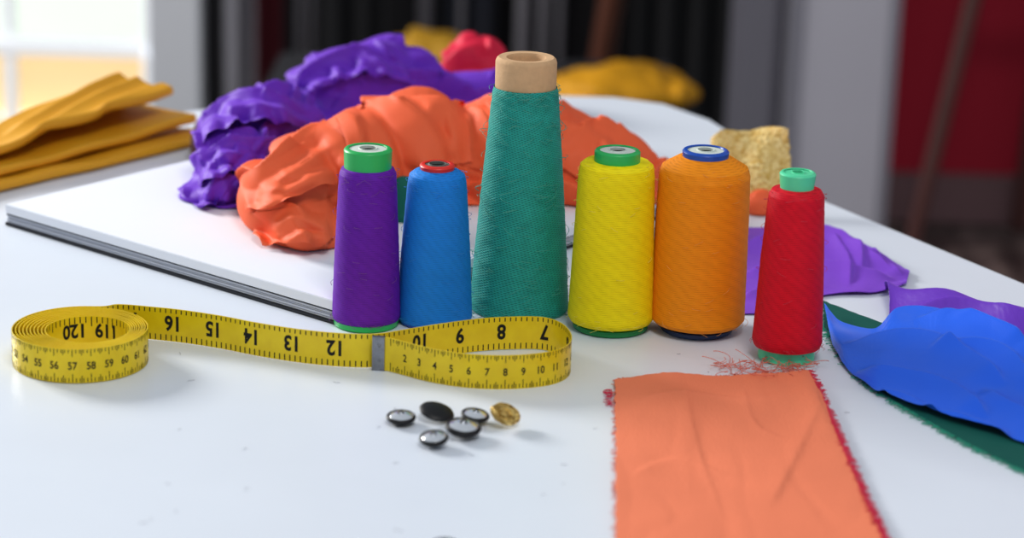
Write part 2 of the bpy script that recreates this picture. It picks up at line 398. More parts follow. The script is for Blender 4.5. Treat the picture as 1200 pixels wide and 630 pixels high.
def random_curve(bvh,vs,ns,dirang,spread,L):
    k=random.randrange(len(vs)); p=vs[k].copy(); n=ns[k]
    if n.z<-.3: return []
    a=dirang+random.uniform(-spread,spread); d=Vector((math.cos(a),math.sin(a),0)); cur=random.uniform(-.25,.25)
    out=[p]
    for i in range(int(L/.006)):
        d=(d-n*d.dot(n)); 
        if d.length<1e-5: break
        d.normalize(); d=Matrix.Rotation(cur*.4+random.uniform(-.1,.1),3,n)@d
        q=bvh.find_nearest(p+d*.006)
        if q[0] is None: break
        p=q[0]; n=q[1]; out.append(p)
    return out
def pile(name,blobs,vox,mat,label,pxfolds,nrand,dirang,spread,amp,ws,wh,lowamp=.006,lowf=18,zf=None,cat="fabric",Lr=(.04,.09),ramp=.6,seed=1,sm=2,flaps=(),lat=.5,fine=None):
    t=time.time(); random.seed(seed)
    vs,ns,fs=blob_mesh(blobs,vox,int(12*(.0022/vox)**1.3) if vox<.0022 else 12)
    bvh=BVHTree.FromPolygons(vs,fs)
    cur=[]
    for f in pxfolds:
        pts,am,w1,w2=f
        c=project_curve(bvh,pts)
        if len(c)>2: cur.append((c,amp*am,ws*w1,wh*w2))
    for i in range(nrand):
        c=random_curve(bvh,vs,ns,dirang,spread,random.uniform(*Lr))
        k=random.uniform(.45,1.2)
        if len(c)>3: cur.append((c,amp*ramp*k,ws*k*random.uniform(.8,1.3),wh*random.uniform(.7,1.2)))
    D,LT=fold_disp(vs,ns,cur,tent=True,lat=lat)
    if fine:   # second generation of small folds added on top
        nf,fa,fw,fh=fine; cur2=[]
        for i in range(nf):
            c=random_curve(bvh,vs,ns,dirang,spread,random.uniform(.02,.05))
            k=random.uniform(.5,1.2)
            if len(c)>3: cur2.append((c,fa*k,fw*k,fh))
        D2,LT2=fold_disp(vs,ns,cur2,tent=True,lat=lat); D=D+D2; LT=LT+LT2
    out=[]
    for p,n,d,l3 in zip(vs,ns,D,LT):
        q=p*lowf+Vector((seed,0,0))
        lo=lowamp*noise.noise(q)
        out.append(p+n*(float(d)-amp*.55+lo)+Vector((float(l3[0]),float(l3[1]),float(l3[2]))))
    q=settle(out,zf)
    if flaps:
        bv2=BVHTree.FromPolygons(q,fs)
        for rows,off0,off1,ruf,frq in flaps:
            nx,ny=90,36; b=len(q); last=None; rows=[[Vector((a,c,0)) for a,c in r] for r in rows]
            for j in range(ny):
                v_=j/(ny-1)
                for i in range(nx):
                    u_=i/(nx-1); cp=[interp(r,u_) for r in rows]; pp_=cp[0].lerp(cp[1],v_) if len(cp)==2 else interp(cp,v_)
                    pp_=pp_+Vector((2.0*noise.noise(Vector((u_*6,v_*3,seed))),4.0*noise.noise(Vector((u_*5,v_*3,seed+4)))*v_,0))
                    dr=ray(pp_.x,pp_.y).normalized(); h=bv2.ray_cast(CAM,dr)
                    if h[0] is None:
                        h=bvh.find_nearest(CAM+dr*((last-CAM).length if last else 1.6))
                    last=h[0]; nn=(h[1]*.5+Vector((0,-.35,.6))).normalized()
                    e=min(1,min(u_,1-u_)*5)
                    o_=off0+(off1-off0)*v_**1.6*e+ruf*math.sin(u_*frq+2*noise.noise(Vector((u_*3,v_,seed)))*2)*v_**1.3
                    w=h[0]+nn*o_
                    g=ground(w)+.0012
                    q.append(Vector((w.x,w.y,max(w.z,g))))
            arr=np.array([tuple(x) for x in q[b:]]).reshape(ny,nx,3)
            for _ in range(4):
                a2=arr.copy(); a2[1:-1,1:-1]=(arr[:-2,1:-1]+arr[2:,1:-1]+arr[1:-1,:-2]+arr[1:-1,2:])/4
                a2[-1,1:-1]=(arr[-1,:-2]+arr[-1,2:]+arr[-2,1:-1]+arr[-1,1:-1])/4; arr=a2
            q[b:]=[Vector(x) for x in arr.reshape(-1,3)]
            fs=fs+grid_faces(nx,ny,b)
    o=mesh_obj(name,q,fs,mat)
    if sm: s=o.modifiers.new("sm",'SMOOTH'); s.factor=.5; s.iterations=sm
    tag(o,label,cat); print(name,len(q),'t',round(time.time()-t,1)); return o
F_orange=fabric("coral_cloth",'EC6A40',.62,wr=.2)
F_purple=fabric("purple_cloth",'6C2CBA',.58,sheen=.35,spec=.3,wr=.2,tint='B090F0')
F_pinkred=fabric("red_cloth",'D01A40',.6)
F_green=fabric("green_cloth",'0E6456',.7)
of=[([(278,206),(310,196),(345,178),(378,140)],1.2,1,1),
    ([(300,222),(335,214),(372,196),(400,160)],1.1,.9,1),
    ([(296,240),(330,236),(372,222),(410,190)],1.0,.7,1),
    ([(290,255),(330,250),(355,262),(385,262)],1.0,.6,1),
    ([(312,272),(345,268),(388,275)],.9,.6,1),
    ([(330,292),(360,286),(388,290)],.9,.6,1),
    ([(325,205),(322,230),(335,262)],.7,.6,.9),
    ([(380,125),(400,150),(412,185),(408,225)],1.3,1.3,1),
    ([(395,118),(430,150),(455,190),(460,235)],1.0,1.6,1.2),
    ([(430,110),(470,130),(505,165),(530,215)],1.0,1.8,1.2),
    ([(475,106),(520,125),(550,160)],.8,1.6,1.2),
    ([(470,135),(440,140),(405,150)],.6,.8,1),
    ([(530,110),(565,150),(575,210)],.9,1.5,1.2),
    ([(655,135),(690,160),(720,200),(735,250)],.9,1.7,1.2),
    ([(660,160),(700,148),(750,165),(785,190)],.9,1.5,1.2),
    ([(650,215),(690,230),(740,235)],.7,1.3,1.2),
    ([(655,255),(700,270),(770,260)],.8,1,1),
    ([(470,225),(520,235),(560,250)],.7,1,1)]
ofl=[([[(280,208),(302,197),(330,184),(360,164),(380,142)],[(286,232),(315,222),(350,208),(385,186),(402,162)],[(290,250),(325,246),(362,230),(398,214),(418,184)]],.002,.010,.003,16),
     ([[(292,250),(330,245),(368,238),(395,228)],[(308,292),(345,286),(372,290),(394,280)]],.001,.006,.003,18),
     ([[(388,130),(430,118),(480,114),(545,120)],[(405,165),(445,168),(495,160),(548,152)],[(412,205),(455,222),(505,202),(555,192)]],.001,.006,.0025,13),
     ([[(655,142),(690,144),(735,158),(765,178)],[(655,200),(690,216),(728,214),(758,220)]],.001,.006,.0025,11)]
pile("draped_cloth",[(-.150,.165,.030,.036,.055,.032,0),(-.128,.125,.018,.036,.034,.022,0),(-.118,.22,.036,.048,.06,.036,0),(-.075,.265,.034,.062,.075,.048,0),(0,.275,.028,.075,.072,.052,0),(.055,.275,.020,.055,.065,.042,0)],
   .0015,F_orange,"crumpled coral orange cloth heaped behind the thread cones",of,60,.9,1.3,.014,.019,.007,lowamp=.004,seed=4,ramp=.6,flaps=ofl,Lr=(.05,.12),fine=(70,.003,.007,.0035))
pf=[([(228,200),(240,150),(262,118),(300,105)],1.2,1,1),
    ([(238,120),(280,112),(330,118),(368,128)],1.0,1,1),
    ([(245,150),(290,138),(335,142),(375,150)],1.1,1,1),
    ([(232,175),(275,165),(310,175),(340,165)],1.1,1,1),
    ([(236,205),(270,190),(300,195)],1.0,1,1),
    ([(240,235),(265,215),(290,222)],1.0,1,1),
    ([(262,245),(280,215),(285,180),(275,150)],.8,.8,1),
    ([(300,200),(310,160),(335,125),(350,108)],.9,.9,1),
    ([(345,112),(375,80),(415,58),(450,66)],1.1,1,1),
    ([(355,120),(400,100),(450,92),(500,105)],1.0,1,1),
    ([(385,78),(400,100),(395,118)],.9,.8,1),
    ([(420,60),(440,80),(470,92)],.9,.9,1),
    ([(450,66),(480,88),(530,98),(565,112)],.9,1,1),
    ([(425,85),(420,105)],.8,.8,1)]
pfl=[([[(234,142),(262,114),(310,108),(360,120)],[(238,170),(278,152),(322,150),(368,152)]],.001,.008,.004,26),
     ([[(228,182),(270,168),(320,166)],[(236,222),(282,204),(318,198)]],.001,.007,.004,22),
     ([[(355,98),(385,70),(430,60),(472,78)],[(368,112),(402,98),(442,94),(484,100)]],.001,.008,.004,26),
     ([[(230,222),(262,206),(292,210)],[(236,246),(266,240),(294,236)]],.001,.005,.003,18)]
pile("draped_cloth",[(-.195,.250,.028,.030,.042,.030,0),(-.200,.215,.016,.032,.030,.020,0),(-.18,.335,.035,.043,.055,.034,0),(-.115,.44,.035,.062,.055,.050,0),(-.03,.45,.028,.055,.045,.036,0)],
   .0015,F_purple,"crumpled violet satin cloth heaped on the sketch pad",pf,110,.6,1.6,.013,.013,.005,lowamp=.005,lowf=25,seed=8,Lr=(.03,.07),ramp=.75,flaps=pfl,sm=1,fine=(160,.004,.006,.003))
pile("fabric_scrap",[(-.038,.575,.02,.036,.035,.042,0),(-.02,.56,.015,.03,.03,.03,0)],.002,F_pinkred,"crumpled crimson cloth heap behind the violet cloth",[],40,.9,1.5,.010,.014,.006,zf=0,seed=3,Lr=(.03,.06))
c=P(472,287); pile("fabric_scrap",[(c.x,c.y+.010,.02,.016,.011,.026,0)],.0016,F_green,"small crumpled green cloth scrap between thread cones",[],10,1.2,1.5,.003,.007,.003,lowamp=.002,zf=0,seed=5,Lr=(.02,.04))
c=P(238,186); pile("fabric_scrap",[(c.x,c.y,.012,.012,.028,.022,0)],.002,fabric("maroon_cloth",'3E0F18',.7),"dark maroon cloth scrap beside the mustard cloth",[],10,1.2,1.5,.004,.007,.003,lowamp=.002,zf=0,seed=6,Lr=(.02,.04))
c=P(890,250); pile("fabric_scrap",[(c.x,c.y,.006,.014,.012,.012,0)],.0012,F_orange,"small coral cloth scrap beside the gold brocade",[],12,1.2,1.5,.003,.006,.003,lowamp=.002,zf=0,seed=6,Lr=(.02,.04))
F_gold=fabric("gold_cloth",'C08A10',.6); F_goldb=fabric("gold_cloth_shade",'A0791A',.6)
def bgpile(px,py,rx,ry,rz,mat,label,seed):
    c=P(px,py,-.27)
    pile("fabric_heap",[(c.x,c.y,-.262,rx,ry,rz,0),(c.x-rx*.5,c.y,-.262,rx*.5,ry*.8,rz*.8,0)],.005,mat,label,[],40,.5,1.4,.02,.03,.014,lowamp=.012,lowf=10,zf=-.2699,seed=seed,Lr=(.06,.14))
bgpile(728,114,.11,.10,.040,F_gold,"crumpled gold fabric heap lying on the dark bench",3)
bgpile(515,75,.09,.09,.040,F_goldb,"crumpled mustard fabric heap lying on the dark bench",9)
# gold woven scrap
def glitter(nm,c0,c1,sc,metal,rough,bd):
    Mg,n_,l_,b_=newmat(nm)
    tc=n_.new('ShaderNodeTexCoord');vo=n_.new('ShaderNodeTexVoronoi');vo.inputs['Scale'].default_value=sc
    l_.new(tc.outputs['Object'],vo.inputs['Vector'])
    cr=n_.new('ShaderNodeValToRGB');cr.color_ramp.elements[0].color=hexc(c0)+(1,);cr.color_ramp.elements[1].color=hexc(c1)+(1,)
    sp=n_.new('ShaderNodeSeparateColor');l_.new(vo.outputs['Color'],sp.inputs[0]);l_.new(sp.outputs[0],cr.inputs[0]);l_.new(cr.outputs[0],b_.inputs['Base Color'])
    b_.inputs['Metallic'].default_value=metal;b_.inputs['Roughness'].default_value=rough
    bp=n_.new('ShaderNodeBump');bp.inputs['Strength'].default_value=.8;bp.inputs['Distance'].default_value=bd;l_.new(sp.outputs[1],bp.inputs['Height']);l_.new(bp.outputs[0],b_.inputs['Normal'])
    return Mg
Mgl=glitter("gold_glitter",'94702A','F4D88A',600,.5,.3,.0008)
F_brocade=glitter("gold_brocade",'CFA850','F2DA98',420,.0,.6,.0002)
Yg=.28
bk=[Q(833,164,Yg+.03),Q(852,152,Yg+.03),Q(890,149,Yg+.035),Q(924,153,Yg+.02)]
md=[Q(836,200,Yg+.005),Q(858,196,Yg+.016),Q(892,200,Yg+.004),Q(926,196,Yg+.014)]
fr=[Q(834,240,Yg-.015),Q(862,236,Yg-.004),Q(895,234,Yg-.010),Q(915,232,Yg-.004)]
gs=sheet("fabric_scrap",None,None,F_brocade,lambda u,v,p:.002*math.sin(u*9+v*6),nx=60,ny=50,edge=.0025,rows=[bk,md,fr]); tag(gs,"thin pale gold brocade fabric scrap propped beside orange thread","fabric")
# ------------------------------------------------------------ folded mustard fabric
F_must=fabric("mustard_cloth",'DCA01A',.5,spec=.45,wr=.25,wsc=16)
def dens(pts,k=6):
    pv=[Vector(p) for p in pts]; n=(len(pv)-1)*k; return [interp(pv,i/n) for i in range(n+1)]
def pc(pts,z=.0): return [P(a,b,z) for a,b in pts]
def gold_strip():
    a=Vector((P(-150,262).x,P(-150,262).y,0)); b=P(252,166); b=Vector((b.x,b.y,0))
    d=(b-a); L=d.length; d.normalize(); nrm=Vector((-d.y,d.x,0))
    prof=[]
    h=.0062
    for k in range(3):
        lo=[.0,.014,.034][k]; hi=[.085,.083,.085][k]; z=.0015+k*.0078
        for i in range(10): prof.append((hi+(lo-hi)*i/10,z,k))
        for i in range(9):
            an=-math.pi/2-math.pi*i/8; prof.append((lo+.0022*math.cos(an),z+h/2+h/2*math.sin(an),k))
        for i in range(1,30): prof.append((lo+(hi-lo)*i/30,z+h-.002*math.sin(i/30*3.1),k))
    m=len(prof); N=160; vs=[]; lays=[]
    for j in range(N):
        s=j/(N-1)
        for i,(w,z,lay) in enumerate(prof):
            pinch=1-.22*math.exp(-((s-.42)/.12)**2)
            ww=w*pinch*(.72+.38*s)+.005*noise.noise(Vector((s*2.2,lay*3.3,1)))+.0012*noise.noise(Vector((s*9,lay*3.3,5)))
            end=(.010*noise.noise(Vector((w*10,lay*2.7,4)))-(0,.004,.008)[lay]-w*.03)*(s)**4
            lift=(0,.003,.012)[lay]*s*s
            zz=z*(1+.12*math.sin(s*5+lay*2))+lift+(.0018*noise.noise(Vector((s*7,w*18,lay*4.0))) if z>.006 else 0)
            p=a+d*(s*L+end)+nrm*ww; p.z=max(.001,zz); vs.append(p); lays.append(lay)
    cs=[([(-60,190),(30,165),(110,128),(220,92)],.006,.012,.003),([(-40,205),(60,170),(140,132),(226,108)],.005,.009,.0025),([(0,160),(80,128),(200,84)],.005,.010,.003),([(20,200),(120,165),(228,124)],.0035,.007,.0025),([(10,182),(60,160),(110,150)],.004,.006,.002)]
    cur=[([Vector((q.x,q.y,0)) for q in dens(pc(c,.026))],am,w1,w2) for c,am,w1,w2 in cs]
    D,LT=fold_disp([Vector((p.x,p.y,0)) for p in vs],[Vector((0,0,1))]*len(vs),cur,lat=.3)
    for p,dd,ly in zip(vs,D,lays):
        if ly==2: p.z+=float(dd)
    o=mesh_obj("folded_cloth",vs,grid_faces(m,N),F_must); finish_cloth(o,.0006,1)
    tag(o,"folded mustard gold cloth stacked in long layers","fabric")
gold_strip()
# ------------------------------------------------------------ flat fabrics
def bl2(x,y,sd): return billow(Vector((x,y,sd)),.6)
F_lilac=fabric("lilac_violet_cloth",'8347CC',.45,sheen=.4,spec=.4,wr=.35,tint='C0A0FF')
lc=[(dens(pc(c,.004)),a,w1,w2) for c,a,w1,w2 in [
  ([(860,290),(920,280),(985,290),(1045,318)],.006,.013,.0025),
  ([(870,320),(930,308),(1000,318),(1050,326)],.005,.010,.0025),
  ([(868,345),(910,335),(960,335)],.004,.009,.002),
  ([(975,268),(1000,290),(1010,320)],.003,.007,.002),
  ([(960,275),(990,305),(995,335)],.003,.006,.002),
  ([(1020,292),(1035,308),(1058,322)],.003,.006,.002)]]
pp=sheet("fabric_scrap",[P(846,266,.002),P(900,266,.003),P(968,264,.005),P(1015,287,.005),P(1066,317,.003)],
   [P(846,366,.001),P(905,366,.001),P(966,345,.002),P(1025,342,.002),P(1062,332,.002)],F_lilac,
   lambda u,v,p:.0012*noise.noise(Vector((u*7,v*4,2))),nx=150,ny=90,curves=lc,edge=.0005)
tag(pp,"violet cloth piece lying flat behind the red thread spool","fabric")
F_teal=fabric("dark_teal_cloth",'0B5A50',.7)
gg=sheet("fabric_scrap",[P(964,352,.0005),P(1040,380,.0005),P(1120,400,.0005),P(1200,410,.0005),P(1330,430,.0005)],
   [P(966,385,.0005),P(1005,440,.0005),P(1080,490,.0005),P(1170,538,.0005),P(1330,610,.0005)],F_teal,
   lambda u,v,p:.0002,edge=.0015,thick=.0003); tag(gg,"dark teal cloth with frayed edge under blue satin","fabric")
F_viol=fabric("violet_satin",'6A34B8',.42,sheen=.4,spec=.45,tint='B090F0')
rg=[P(1040,334,.013),P(1066,338,.016),P(1112,343,.020),P(1158,353,.022),P(1205,366,.022),P(1330,396,.022)]
vp=sheet("fabric_scrap",None,None,F_viol,lambda u,v,p:.0015*math.sin(u*16+v*4),nx=110,ny=50,edge=.0004,zmin=.0018,
   rows=[[Vector((p.x+.004,p.y+.030,.001)) for p in rg],[Vector((p.x,p.y+.013,p.z*.75)) for p in rg],rg,[Vector((p.x-.001,p.y-.018,p.z*.70)) for p in rg],[Vector((p.x-.004,p.y-.040,.004)) for p in rg]],
   curves=[(dens(pc([(1050,350),(1110,352),(1160,364),(1230,386)],.018)),.003,.006,.002)])
tag(vp,"violet satin cloth draped beneath the blue satin","fabric")
F_blue=fabric("blue_satin",'1463E6',.32,.55,var=.04,spec=.6,wr=.4,wsc=20,wd=.004,tint='A8C8FF')
bc=[(dens(pc(c,.010)),a,w1,w2) for c,a,w1,w2 in [
  ([(988,398),(1030,400),(1080,408),(1130,429),(1180,456)],.0065,.014,.0035),
  ([(1000,424),(1050,434),(1110,451),(1160,480)],.005,.010,.003),
  ([(1070,388),(1112,392),(1160,412),(1230,444)],.006,.013,.0035),
  ([(1020,444),(1060,454),(1100,474)],.003,.007,.002),
  ([(1045,466),(1090,470),(1140,482),(1190,500)],.0035,.007,.0025),
  ([(1125,392),(1155,408),(1200,428)],.004,.008,.0025),
  ([(1085,422),(1125,418),(1170,430),(1220,462)],.0045,.009,.0025),
  ([(1150,456),(1180,470),(1230,490)],.0035,.008,.0025)]]
bl=sheet("fabric_scrap",None,None,F_blue,lambda u,v,p:.001*noise.noise(Vector((u*8,v*4,5))),nx=220,ny=110,edge=.0003,curves=bc,zmin=.0022,
  rows=[[P(966,355,.007),P(985,376,.006),P(1025,384,.008),P(1052,360,.016),P(1090,360,.020),P(1140,371,.022),P(1200,396,.022),P(1330,434,.021)],
        [P(970,378,.006),P(988,402,.007),P(1024,418,.008),P(1058,412,.012),P(1098,416,.013),P(1145,430,.013),P(1200,448,.013),P(1330,486,.013)],
        [P(976,404,.0025),P(992,430,.0025),P(1022,456,.0025),P(1060,474,.0025),P(1100,489,.0025),P(1150,503,.0025),P(1200,518,.0025),P(1330,552,.0025)]])
tag(bl,"shiny blue satin cloth with soft folds","fabric")
M_fg=plain("green_fibre",'2E9A80',.7)
ln=[]
gp=[P(966,385,.001),P(1005,440,.001),P(1080,490,.001),P(1170,538,.001),P(1330,610,.001)]
gl=[P(964,352,.001),P(966,385,.001)]
for i in range(520):
    t=random.random(); p=interp(gp,t); ln.append(curly(p+Vector((.001,.001,0)),Vector((-.6,-.8,0)),random.uniform(.002,.009),5,.4))
for i in range(90):
    t=random.random(); p=interp(gl,t); ln.append(curly(p,Vector((-1,-.2,0)),random.uniform(.002,.006),5,.4))
fe=strands("frayed_threads",ln,.0002,M_fg,gg)
# ------------------------------------------------------------ coral swatch
F_sw=fabric("coral_flat",'E98663',.75,weave=900,wb=.7,wr=.35,wsc=18)
def swf(u,v,p):
    return .0012+.0012*noise.noise(Vector((u*3,v*2.5,2)))+.003*math.exp(-((u-.93)/.08)**2)*math.exp(-((v-.15)/.2)**2)+.0006*bl2(u*2.0+v*.4,v*1.6-u*.5,8.8)+.0003*bl2(u*5,v*3,4.8)
Lb=[P(721,446,.001),P(780,440,.001),P(840,443,.001),P(900,440,.001),P(950,439,.001)]; Lf=[P(722,650,.001),P(800,655,.001),P(880,650,.001),P(960,650,.001),P(1044,650,.001)]
sc_=[(dens(pc(c,.002)),a,w1,w2) for c,a,w1,w2 in [([(735,470),(800,462),(880,472),(940,465)],.001,.007,.0015),([(800,445),(815,520),(850,620)],.0008,.01,.002),([(960,480),(930,540),(900,600)],.001,.009,.002),([(740,560),(790,540),(860,560)],.0007,.008,.0015),([(870,455),(885,500),(930,520)],.0008,.006,.0015)]]
sw=sheet("fabric_swatch",Lb,Lf,F_sw,swf,nx=110,ny=100,edge=.0012,curves=sc_)
tag(sw,"flat rectangular salmon cloth swatch with frayed edges","fabric")
ln=[];ln2=[]
Lc=[P(722,444,.001),P(722,650,.001)];Rc=[P(950,439,.001),P(1044,650,.001)];Tc=[P(722,444,.001),P(950,439,.001)]
for i in range(130):
    t=random.random(); ln.append(curly(Lc[0].lerp(Lc[1],t),(-1,.2*random.uniform(-1,1),0),random.uniform(.001,.004),4,.4))
for i in range(800):
    t=random.random()**.8; zz=swf(1,t,None); ln2.append(curly(Rc[0].lerp(Rc[1],t)+Vector((-.0015,0,zz+.0006)),(1,random.uniform(-2.2,1.0),-.05),random.uniform(.003,.0065),5,.5))
for i in range(30):
    p=P(717,474,.001).lerp(P(717,456,.001),random.random()); ln2.append(curly(p,(-.4,random.uniform(-1,1),0),.006,6,.6))
for i in range(220):
    t=random.random(); ln.append(curly(Tc[0].lerp(Tc[1],t),(random.uniform(-.5,.5),1,0),random.uniform(.001,.005),4,.4))
for i in range(85):
    p=P(random.uniform(840,945),random.uniform(423,442),.001); ln.append(curly(p,(random.uniform(-1,1),random.uniform(-.4,1),0),random.uniform(.01,.028),14,.55,zup=.3))
strands("frayed_threads",ln,.0002,plain("coral_fibre",'E07A68',.7),sw)
strands("frayed_threads",ln2,.0002,plain("crimson_fibre",'CE2048',.7),sw)
# ------------------------------------------------------------ thread spools
def depth_of(p): return (p-CAM).dot(fwd)
def prof_px(cx,cy,lst):
    base=P(cx,cy); out=[]
    for (y,hw) in lst:
        lo=0;hi=.4
        for _ in range(30):
            mid=(lo+hi)/2; q=base+Vector((0,0,mid)); d=q-CAM; yy=315-d.dot(UP)/d.dot(fwd)*F
            if yy>y: lo=mid
            else: hi=mid
        q=base+Vector((0,0,lo)); out.append((hw*depth_of(q)/F,lo))
    return base,out
def densify(p,k=12):
    o=[]
    for a,b in zip(p[:-1],p[1:]):
        for i in range(k): o.append((a[0]+(b[0]-a[0])*i/k,a[1]+(b[1]-a[1])*i/k))
    return o+[p[-1]]
def fuzz(parent,prof,mat,N,L=.006,rad=.00012):
    ln=[]
    for i in range(N):
        k=random.randrange(len(prof)-1); f=random.random(); r=prof[k][0]+(prof[k+1][0]-prof[k][0])*f; z=prof[k][1]+(prof[k+1][1]-prof[k][1])*f
        a=random.uniform(0,2*math.pi)
        p=Vector((r*math.cos(a),r*math.sin(a),z)); tg=Vector((-math.sin(a),math.cos(a),random.uniform(-.5,.5)))*random.choice((-1,1)); out=Vector((math.cos(a),math.sin(a),0))
        l=random.uniform(.4,1)*L; k1=random.uniform(.15,.45)
        ln.append([p+tg*l*t+out*(l*k1*math.sin(t*3.0)+.0001)+Vector((0,0,-l*.25*t*t)) for t in (0,.2,.4,.6,.8,1)])
    return strands("loose_fibres",ln,rad,mat,parent)
M_hole=plain("core_shadow_grey",'2E3230',.7)
def cap_mesh(nm,cp,mat,parent,hole,inner_mat,dr=.78):
    r0,z0=cp[0];r1,z1=cp[1]
    pr=[(r0,z0),(r0,z0+(z1-z0)*.2),(r1,z1-.0012),(r1-.0008,z1-.0002),(r1-.0015,z1),(r1*(dr+.02),z1),(r1*dr,z1-.0006)]
    o=lathe(nm,pr,mat,parent)
    d=lathe(nm+"_disc",[(r1*(dr+.005),z1-.0008),(r1*.5,z1-.0004),(hole*1.15,z1-.0004),(hole*1.1,z1+.0002),(hole,z1+.0001),(hole,z1-.002)],inner_mat,parent)
    lathe("core_hole",[(hole*1.0,z1-.0015),(hole*.98,z1-.014),(.0002,z1-.014)],M_hole,parent)
    return o
def spool(cx,cy,base_l,thread_l,cap_l,tm,basem,capm,discm,label,fz=30,holef=.3,fm=None,jit=.0002,dr=.78):
    b,bp=prof_px(cx,cy,base_l); _,tp=prof_px(cx,cy,thread_l); _,cp=prof_px(cx,cy,cap_l)
    e=empty("thread_spool",b); tag(e,label,"thread spool",group="row of thread spools")
    r,z=bp[0]; r2,z2=bp[1]
    lathe("spool_base",[(r*.55,.0003),(r*.96,.0002),(r,.001),(r,.003),(r2,max(z2,.004)),(tp[0][0]*.8,max(z2,.004)+.001)],basem,e)
    lathe("thread_winding",[(tp[0][0]*.75,tp[0][1])]+densify(tp,14)+[(cp[0][0]*.9,cp[0][1]+.001)],tm,e,jitter=jit)
    cap_mesh("spool_cap",cp,capm,e,cp[1][0]*holef,discm,dr)
    if fz: fuzz(e,tp,fm or tm,fz)
    return e
M_gcap=plain("green_plastic",'2DB560',.35); M_mint=plain("mint_plastic",'5FDCA8',.35,noise_amt=.03); M_bcap=plain("blue_plastic",'1F55B8',.3); M_rcap=plain("red_plastic",'E03228',.35)
M_navy=plain("navy_plastic",'16305E',.35); M_grn2=plain("darkgreen_plastic",'1C8A4A',.4); M_dg=plain("dark_grey_disc",'6A706C',.5); M_wht=plain("white_label",'D4DCD4',.5)
spool(429,379,[(379,38),(373,39)],[(371,39),(367,40),(300,38),(220,34.5),(203,33.5),(197,31)],[(196,28),(173,28.5)],
   thread_mat("purple_thread",'6A1EA6',1.0,7,.7,.24),M_gcap,M_gcap,M_wht,"purple thread cone with green plastic cap",90,.34,fm=plain("purple_fibre",'7A4A8E',.8))
spool(509,375,[(375,43),(372,43)],[(371,43.5),(368,44),(300,41),(230,36),(212,34.5),(204,32.5),(200,27)],[(199,20),(191.5,21)],
   thread_mat("blue_thread",'1E84DA',1.05,10,.6,.2),M_bcap,M_rcap,M_dg,"blue thread cone with red ring cap",60,.45,fm=plain("blue_fibre",'3A8AD0',.8),dr=.70)
spool(715,383,[(383,44),(377,46)],[(373,48),(369,50.5),(300,48),(240,46),(205,45),(193,43),(189,38)],[(190,27),(175,27)],
   thread_mat("yellow_thread",'FAE20E',1.05,7,.7,.15),M_grn2,M_gcap,M_wht,"yellow thread cone with green plastic cap",70,.34,fm=plain("yellow_fibre",'E8DA60',.8))
spool(816,386,[(386,42),(380,46)],[(375,51),(370,55.5),(300,55),(240,54.5),(204,53.5),(195,50.5),(185,34)],[(184,27),(175,27.5)],
   thread_mat("orange_thread",'FA9614',1.05,7,.7,.16),M_navy,M_bcap,M_wht,"orange thread cone with blue plastic cap",70,.34,fm=plain("orange_fibre",'E8A050',.8))
spool(921,419,[(419,33),(404,31)],[(403,39),(397,41),(300,37),(240,33.5),(228,32.5),(222,29)],[(221,20),(201,21.5)],
   thread_mat("red_thread",'DA122C',1.0,7,.7,.24),M_mint,M_mint,M_mint,"red thread cone with mint green cap and base",70,.3,fm=plain("red_fibre",'C84050',.8))
b,gpz=prof_px(608,361,[(361,57.5),(357,58),(300,54.5),(220,48.5),(150,42.5),(110,39),(101,37)])
_,cpz=prof_px(608,361,[(361,50),(104,36),(72,35.5),(67,35)])
e=empty("thread_cone",b); tag(e,"tall teal green yarn cone on beige cardboard core","thread cone",group="row of thread spools")
lathe("thread_winding",[(gpz[0][0]*.8,.0012),(gpz[0][0]*.98,.0006)]+densify([(gpz[0][0],.002)]+gpz[1:],20),thread_mat("teal_thread",'2A9C90',1.3,34,.95,.40,.6,3.0),e,jitter=.0004)
r3,z3=cpz[3]; r1,z1=cpz[1]
M_card=plain("cardboard",'CBA67E',.85,noise_amt=.12,nscale=300,bump=.3)
lathe("cardboard_core",[(cpz[0][0]*.9,.0005),(r1,z1-.004),(r1,z1),(cpz[2][0]*1.02,cpz[2][1]),(r3,z3-.0008),(r3*.93,z3+.0003),(r3*.68,z3),(r3*.62,z3-.002),(r3*.62,z3-.03),(.0004,z3-.031)],M_card,e)
fuzz(e,gpz,plain("teal_fibre",'4FA090',.8),300,.010,.00014)
# ------------------------------------------------------------ tape measure
C=P(95,423); C=Vector((C.x,C.y,0)); dpt=depth_of(C); R=80*dpt/F
path=[]
turns=9.5; a_end=math.radians(82); r_in=R*.60; tot=turns*2*math.pi
N=int(turns*60)
for i in range(N+1):
    f=i/N; a=a_end+tot*(1-f)
    r=r_in+(R-r_in)*f
    off=Vector((.0045*(1-f),-.003*(1-f),0))
    path.append(C+off+Vector((r*math.cos(a),r*math.sin(a),0))+.0003*Vector((noise.noise(Vector((a,f*9,0))),noise.noise(Vector((a,f*9,5))),0)))
ctrl=[path[-12],path[-1]]+[P(*q) for q in ((140,395),(178,398),(215,402),(260,409),(300,417),(350,425),(400,430),(440,430.5),(470,426),(510,419),(560,412),(600,409.5),(635,410),(656,417),(667,429),(666,441),(650,450),(620,455),(580,456.5),(540,454),(500,447),(470,439),(452,434.5),(438,433.5))]
dense=[]
for k in range(1,len(ctrl)-1):
    p0,p1,p2,p3=ctrl[k-1],ctrl[k],ctrl[k+1],ctrl[min(k+2,len(ctrl)-1)]
    for i in range(10):
        f=i/10; dense.append(.5*((2*p1)+(-p0+p2)*f+(2*p0-5*p1+4*p2-p3)*f*f+(-p0+3*p1-3*p2+p3)*f**3))
dense.append(ctrl[-1])
path=path[:-1]+dense
path=[Vector((p.x,p.y,0)) for p in path]
